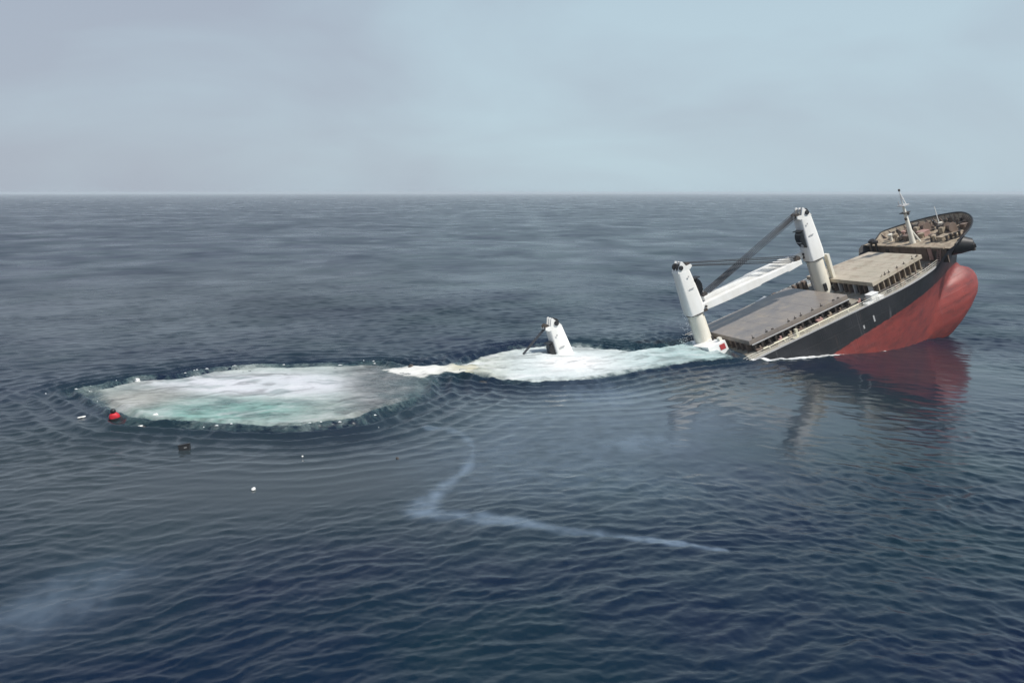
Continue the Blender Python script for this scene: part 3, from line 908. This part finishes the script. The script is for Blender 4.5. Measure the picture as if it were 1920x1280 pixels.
for x, y in ((17.2, 7.3), (17.4, 8.9), (18.0, 9.4)):
    MB().lathe((x - 0.5, y, 2.6), [(0.22, -2.2), (0.22, 0.7), (0.5, 0.75), (0.5, 1.2), (0.2, 1.3)], n=10).build('ventilator', M['black'], ship)
# anchor recess standing out from the starboard flare, and the anchor's crown in it
ax = Vector((0.80, -0.52, -0.30)).normalized()
base = Vector((22.9, -6.3, 1.0))
MB().lathe(base, [(1.9, -0.6), (1.6, 1.0), (1.3, 1.9), (1.15, 2.5), (1.0, 2.6)], ax, 18).build('anchor_bolster', M['black'], ship, smooth=True)
an = MB()
tip = base + ax*2.7
up = Vector((0, 0, 1))
an.box(tip + ax*0.1, (0.5, 2.4, 0.6), (0, 0, math.atan2(ax.y, ax.x)))
an.tube(tip - up*1.1, tip + up*0.9, 0.34, 0.25, 8)
an.tube(tip - ax*1.5, tip, 0.25, n=8)
an.build('anchor', M['dark'], ship)
# white scuff plate and draught marks on the side, small plates standing proud of the plating
for x, z, h in ((-1.9, -2.4, 1.1), (-4.2, -3.0, 0.6)):
    y = -float(breadth(np.array(x), np.array(z)))
    MB().box((x, y - 0.01, z), (0.28, 0.05, h)).build('hull_marking', M['grey'], ship)

# ------------------------------------------------------------------ foam and things afloat
def lerp(a, b, t):
    return a + (np.array(b) - a) * t[..., None]

def foam_mesh(name, P, pad, res, seed, colour, label, edge=(-1.2, 1.6), lift=0.10, rag=3.2, thin=lambda X, Y: 1.0, rough=0.5, lace=0.8, froth=0.5):
    lo, hi = P.min(0) - pad, P.max(0) + pad
    nx, ny = int((hi[0]-lo[0])/res[0]) + 2, int((hi[1]-lo[1])/res[1]) + 2
    X, Y = np.meshgrid(np.linspace(lo[0], hi[0], nx), np.linspace(lo[1], hi[1], ny))
    d = sdf(P, X, Y)
    d = d + rag * (fbm(X, Y*1.1, 5.0, seed, 5) - 0.5) + lace*(fbm(X, Y, 0.9, seed + 9, 3) - 0.5)
    a = sstep(edge[0], edge[1], d)
    H, _, _ = height(X, Y)
    fine = fbm(X, Y, 1.6, seed + 70, 5)
    H = H + 0.02 + a*np.clip(lift + rough*(fine - 0.45), 0.01, None)
    a = a * thin(X, Y)
    me = bpy.data.meshes.new(name)
    idx = np.arange(nx*ny).reshape(ny, nx)
    q = np.stack([idx[:-1, :-1], idx[:-1, 1:], idx[1:, 1:], idx[1:, :-1]], -1).reshape(-1, 4)
    a = a * np.ones(X.shape)
    keep = a.ravel()[q].max(1) > 0.01
    q = q[keep]
    used, inv = np.unique(q, return_inverse=True)
    q = inv.reshape(q.shape)
    V = np.stack([X, Y, H], -1).reshape(-1, 3)[used]
    me.from_pydata(V.tolist(), [], q.tolist())
    me.polygons.foreach_set('use_smooth', np.ones(len(q), bool))
    ca_, sa_ = math.cos(0.5), math.sin(0.5)
    U, W = X*ca_ + Y*sa_, -X*sa_ + Y*ca_
    fr = fbm(U*0.45 + 2*vnoise(X, Y, 4, seed), W + 2*vnoise(X, Y, 3, seed + 1), 1.7, seed + 30, 5)
    col = colour(X, Y, d, a) * (1 - 0.42*sstep(0.50, 0.72, fr))[..., None]
    col = lerp(col, (0.78, 0.79, 0.80), froth*sstep(0.5, 0.3, fr)*sstep(0.4, 0.7, fbm(X, Y, 5, seed + 50, 3)))
    col = lerp(np.ones_like(col)*np.array((0.10, 0.19, 0.20)), np.clip(col, 0, 1), sstep(0.15, 0.85, a))
    col = col.reshape(-1, 3)[used]
    ca = me.color_attributes.new('tint', 'FLOAT_COLOR', 'POINT')
    ca.data.foreach_set('color', np.concatenate([col, np.ones((len(col), 1))], 1).astype(np.float32).ravel())
    at = me.attributes.new('cover', 'FLOAT', 'POINT')
    at.data.foreach_set('value', a.ravel()[used].astype(np.float32))
    me.materials.append(FOAM)
    o = bpy.data.objects.new(name, me)
    C.objects.link(o)
    tag(o, label, 'foam', kind='stuff')
    return o

FOAM, ft, fb = nodes('sea_foam')
ca = ft.nodes.new('ShaderNodeVertexColor')
ca.layer_name = 'tint'
cv = ft.nodes.new('ShaderNodeAttribute')
cv.attribute_name = 'cover'
gp = ft.nodes.new('ShaderNodeNewGeometry')
nz_ = noise(ft, 0.8, 7, gp.outputs['Position'], (0.7, 1.3, 1), 0.62, 0.8)
ft.links.new(mix(ft, ramp(ft, nz_, [(0.45, (0, 0, 0)), (0.75, (0.28, 0.28, 0.28))]), ca.outputs[0], (0.74, 0.76, 0.77)), fb.inputs['Base Color'])
fb.inputs['Roughness'].default_value = 0.6
mm = ft.nodes.new('ShaderNodeMath')
mm.operation = 'MULTIPLY_ADD'
ft.links.new(noise(ft, 1.6, 6, gp.outputs['Position'], (0.7, 1.3, 1), 0.65, 0.6), mm.inputs[0])
mm.inputs[1].default_value = 1.4
mm.inputs[2].default_value = -0.7
m2 = ft.nodes.new('ShaderNodeMath')
m2.operation = 'ADD'
ft.links.new(cv.outputs['Fac'], m2.inputs[0])
m4 = ft.nodes.new('ShaderNodeMath')                 # the noise bites only where the foam is thin
m4.operation = 'MULTIPLY'
inv1 = ft.nodes.new('ShaderNodeMath')
inv1.operation = 'SUBTRACT'
inv1.inputs[0].default_value = 1.15
ft.links.new(cv.outputs['Fac'], inv1.inputs[1])
ft.links.new(mm.outputs[0], m4.inputs[0])
ft.links.new(inv1.outputs[0], m4.inputs[1])
ft.links.new(m4.outputs[0], m2.inputs[1])
al = ramp(ft, m2.outputs[0], [(0.08, (0, 0, 0)), (1.0, (0.9, 0.9, 0.9))])
ft.links.new(al, fb.inputs['Alpha'])
fbp = ft.nodes.new('ShaderNodeBump')
fbp.inputs['Strength'].default_value = 0.9
fbp.inputs['Distance'].default_value = 0.15
ft.links.new(noise(ft, 1.8, 6, gp.outputs['Position'], rough=0.65), fbp.inputs['Height'])
ft.links.new(fbp.outputs[0], fb.inputs['Normal'])

def tint_a(X, Y, d, a):
    c = np.ones(X.shape + (3,)) * np.array((0.35, 0.41, 0.385))
    n = fbm(X, Y, 7, 90, 5) - 0.5
    c = lerp(c, (0.60, 0.62, 0.66), np.clip(blob(520, 722, 12, 8, X, Y)*1.5 + blob(370, 718, 8, 5, X, Y) + n*0.7, 0, 1))
    c = lerp(c, (0.24, 0.46, 0.41), np.clip(blob(410, 768, 10, 6, X, Y)*1.5 + n*0.6, 0, 0.9))
    c = lerp(c, (0.13, 0.20, 0.20), 0.55*sstep(0.54, 0.72, fbm(X*0.6, Y, 3.2, 190, 4)))
    c = lerp(c, (0.36, 0.37, 0.34), np.clip(blob(250, 750, 6, 7, X, Y)*1.2, 0, 1))
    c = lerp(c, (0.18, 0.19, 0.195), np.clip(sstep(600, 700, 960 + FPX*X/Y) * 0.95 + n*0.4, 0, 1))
    return c

def tint_b(X, Y, d, a):
    c = np.ones(X.shape + (3,)) * np.array((0.58, 0.65, 0.65))
    n = fbm(X, Y, 6, 94, 5) - 0.5
    sx = 960 + FPX*X/Y
    c = lerp(c, (0.46, 0.48, 0.41), np.clip(sstep(1000, 880, sx) + n*0.6, 0, 1))
    c = lerp(c, (0.36, 0.50, 0.50), np.clip(sstep(1120, 1280, sx)*0.9 + n*0.9, 0, 1))
    c = lerp(c, (0.82, 0.83, 0.83), np.clip(blob(1075, 680, 5, 7, X, Y)*1.4 + n*0.4, 0, 1))
    return c

def tint_c(X, Y, d, a):
    c = np.ones(X.shape + (3,)) * np.array((0.74, 0.74, 0.70))
    sx = 960 + FPX*X/Y
    return lerp(c, (0.52, 0.50, 0.36), np.clip(sstep(810, 870, sx), 0, 1))

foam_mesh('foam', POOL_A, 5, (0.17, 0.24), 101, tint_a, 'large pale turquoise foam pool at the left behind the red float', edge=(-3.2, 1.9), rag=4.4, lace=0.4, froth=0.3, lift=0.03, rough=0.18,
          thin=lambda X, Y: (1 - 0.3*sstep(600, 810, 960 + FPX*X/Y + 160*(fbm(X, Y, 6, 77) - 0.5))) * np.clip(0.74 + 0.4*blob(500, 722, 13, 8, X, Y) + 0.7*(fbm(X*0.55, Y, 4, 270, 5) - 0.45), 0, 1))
foam_mesh('foam', POOL_B, 5, (0.17, 0.24), 131, tint_b, 'bright white foam pool round the sunken crane tower', edge=(-1.6, 2.0), rag=3.8, lace=0.8, lift=0.06, rough=0.36,
          thin=lambda X, Y: np.clip(0.9 + 0.3*blob(1075, 680, 8, 9, X, Y) + 0.7*(fbm(X*0.55, Y, 4, 290, 5) - 0.45), 0, 1))
foam_mesh('foam', CREST, 3, (0.15, 0.2), 151, tint_c, 'narrow white crest breaking between the two foam pools', lift=0.08, rag=2.4, rough=0.22, edge=(-0.9, 1.0))
WL = poly([(1405,672.5),(1440,674),(1500,670.5),(1545,666),(1590,660),(1625,656.5),(1660,656),(1660,658.2),(1625,659.5),(1590,663.5),(1545,669),(1500,674),(1440,677),(1412,676)])
foam_mesh('foam', WL, 1.5, (0.09, 0.11), 171, lambda X, Y, d, a: np.ones(X.shape + (3,))*np.array((0.74, 0.75, 0.76)), 'thin white foam line where the black hull meets the water', edge=(-0.25, 0.25), lift=0.12, rag=0.5)

def h_at(x, y):
    return float(height(np.array([[x]]), np.array([[y]]))[0][0, 0])

# flecks of loose froth round the rim of the left pool, too many and too small to count
fk = MB()
for k in range(70):
    i = random.randrange(len(POOL_A))
    u = random.random()
    p = POOL_A[i]*(1-u) + POOL_A[(i+1) % len(POOL_A)]*u
    cen = POOL_A.mean(0)
    g = random.choice((random.uniform(1.0, 1.08), random.uniform(1.0, 1.25)))
    x, y = cen + (p - cen)*g + rng.normal(0, 0.5, 2)
    if 960 + FPX*x/y > 720: continue
    rr_ = random.uniform(0.05, 0.2) if g < 1.08 else random.uniform(0.03, 0.08)
    z = h_at(x, y)
    m = 9
    ring = [(x + math.cos(2*math.pi*q/m)*rr_*random.uniform(1.0, 2.6), y + math.sin(2*math.pi*q/m)*rr_*random.uniform(0.6, 1.2), z + 0.0) for q in range(m)]
    fk.add(ring + [(x, y, z + 0.10)], [(q, (q+1) % m, m) for q in range(m)])
FLECK, _, fkb = nodes('froth_flecks')
fkb.inputs['Base Color'].default_value = (0.62, 0.65, 0.67, 1)
fkb.inputs['Roughness'].default_value = 0.6
tag(fk.build('froth', FLECK, smooth='all'), 'loose flecks of white froth round the left foam pool', 'foam', kind='stuff')

# broken spray: nobody could count the drops
sp = MB()
for k in range(260):
    px = random.gauss(1292, 9)
    g = random.random()**1.6
    x, y = sea_pt(px, 655)
    x += random.gauss(0, 0.5); y += random.gauss(0, 1.2)
    r = random.uniform(0.02, 0.055)
    z = 0.2 + g * 6.5
    sp.add([(x+r, y, z), (x-r, y, z), (x, y+r, z), (x, y-r, z), (x, y, z+r), (x, y, z-r)], [(0,2,4),(2,1,4),(1,3,4),(3,0,4),(2,0,5),(1,2,5),(3,1,5),(0,3,5)])
SPRAY, _, sb = nodes('spray_drops')
sb.inputs['Base Color'].default_value = (0.75, 0.78, 0.8, 1)
tag(sp.build('spray', SPRAY), 'white spray thrown up beside the middle crane', 'spray', kind='stuff')

# the red float with its black top
def red_float():
    x, y = sea_pt(216, 786)
    e = bpy.data.objects.new('red_float', None)
    e.location = (x, y, h_at(x, y))
    e.rotation_euler = (R(6), R(-8), R(25))
    C.objects.link(e)
    tag(e, 'small red float with a rounded black top beside the left foam pool', 'float')
    body = MB()
    rings = []
    for z, hx, hy in ((-0.35, 0.5, 0.4), (0.0, 0.64, 0.48), (0.35, 0.66, 0.5), (0.7, 0.58, 0.44), (0.95, 0.4, 0.32), (1.02, 0.24, 0.2)):
        rings.append(rrect(0, 0, hx, hy, z, min(hx, hy)*0.85, 4))
    body.loft(rings)
    m, t, b = nodes('red_canvas')
    t.links.new(mix(t, ramp(t, noise(t, 2.5, 5), [(0.3, (0, 0, 0)), (0.7, (1, 1, 1))]), (0.62, 0.012, 0.028), (0.36, 0.008, 0.018)), b.inputs['Base Color'])
    b.inputs['Roughness'].default_value = 0.55
    body.build('float_body', m, e, smooth='all')
    MB().lathe((0, 0, 1.0), [(0.16, -0.05), (0.28, 0.05), (0.33, 0.22), (0.28, 0.40), (0.14, 0.5), (0.02, 0.52)], n=16).build('float_top', M['black'], e, smooth='all')
    MB().loft([rrect(0, 0, 0.67, 0.51, 0.02, 0.44), rrect(0, 0, 0.685, 0.525, 0.30, 0.45), rrect(0, 0, 0.66, 0.5, 0.42, 0.43)]).build('float_skirt', M['black'], e, smooth=True)
    MB().path([(0.66, -0.2, 0.5), (0.95, -0.3, 0.35), (1.15, -0.1, 0.05), (1.3, 0.2, -0.1)], 0.05).build('lanyard', M['dark'], e)
red_float()

def black_box():
    x, y = sea_pt(347, 842)
    e = bpy.data.objects.new('floating_box', None)
    e.location = (x, y, h_at(x, y) + 0.12)
    e.rotation_euler = (R(-8), R(-7), R(12))
    e.scale = (0.92, 0.92, 0.88)
    C.objects.link(e)
    tag(e, 'dark square box adrift below the left foam pool', 'box')
    MB().hexa([(-0.62, -0.42, -0.38), (0.6, -0.42, -0.38), (0.6, 0.42, -0.38), (-0.62, 0.42, -0.38)], [(-0.66, -0.45, 0.42), (0.58, -0.45, 0.46), (0.58, 0.45, 0.46), (-0.66, 0.45, 0.42)]).build('box_body', M['black'], e, bevel=0.07)
    MB().box((-0.03, 0, 0.47), (1.34, 0.98, 0.08), (0, R(-2), 0)).build('lid', M['black'], e, bevel=0.03)
    MB().box((0.12, -0.45, 0.1), (0.32, 0.04, 0.06)).build('handle', M['mark'], e)
black_box()

def chunk(name, px, py, size, mat, label, cat, seed, group='loose pieces adrift round the wreck'):
    x, y = sea_pt(px, py)
    bm = bmesh.new()
    bmesh.ops.create_icosphere(bm, subdivisions=2, radius=1.0)
    r = random.Random(seed)
    for v in bm.verts:
        k = 1 + r.uniform(-0.22, 0.22)
        v.co = Vector((v.co.x*size[0]*k, v.co.y*size[1]*k, max(v.co.z, -0.6)*size[2]*k))
    me = bpy.data.meshes.new(name)
    bm.to_mesh(me)
    bm.free()
    me.materials.append(mat)
    o = bpy.data.objects.new(name, me)
    o.location = (x, y, h_at(x, y) + size[2]*0.45)
    o.rotation_euler = (r.uniform(-.2, .2), r.uniform(-.2, .2), r.uniform(0, 3))
    C.objects.link(o)
    tag(o, label, cat, group, 'thing')
P_ = M['white']
chunk('white_debris', 258, 718, (0.5, 0.4, 0.35), P_, 'white lump adrift on the far upper edge of the left foam pool', 'debris', 1)
chunk('white_debris', 292, 780, (0.38, 0.26, 0.22), P_, 'white scrap on the near edge of the foam right of the red float', 'debris', 2)
chunk('white_debris', 476, 918, (0.24, 0.2, 0.16), P_, 'lone white scrap on open water below the left foam pool', 'debris', 3)
chunk('white_debris', 262, 796, (0.4, 0.25, 0.16), P_, 'white scrap in dark ripples just right of and below the red float', 'debris', 4)
chunk('white_debris', 152, 781, (0.5, 0.2, 0.09), P_, 'flat white piece floating left of the red float', 'debris', 5)
chunk('dark_debris', 906, 716, (0.7, 0.45, 0.3), M['black'], 'black lump at the left end of the white foam round the sunken crane', 'debris', 6)
chunk('dark_debris', 270, 797, (0.3, 0.25, 0.22), M['black'], 'small black lump touching a white scrap below the red float', 'debris', 7)
chunk('dark_debris', 770, 691, (0.5, 0.3, 0.35), M['dark'], 'dark scrap on top of the white crest between the foam pools', 'debris', 8)
chunk('dark_debris', 745, 860, (0.2, 0.16, 0.12), M['dark'], 'tiny dark scrap on the grey slick left of the pale streak', 'debris', 9)
chunk('white_debris', 567, 856, (0.12, 0.1, 0.08), P_, 'tiny white scrap on the smooth grey slick', 'debris', 10)
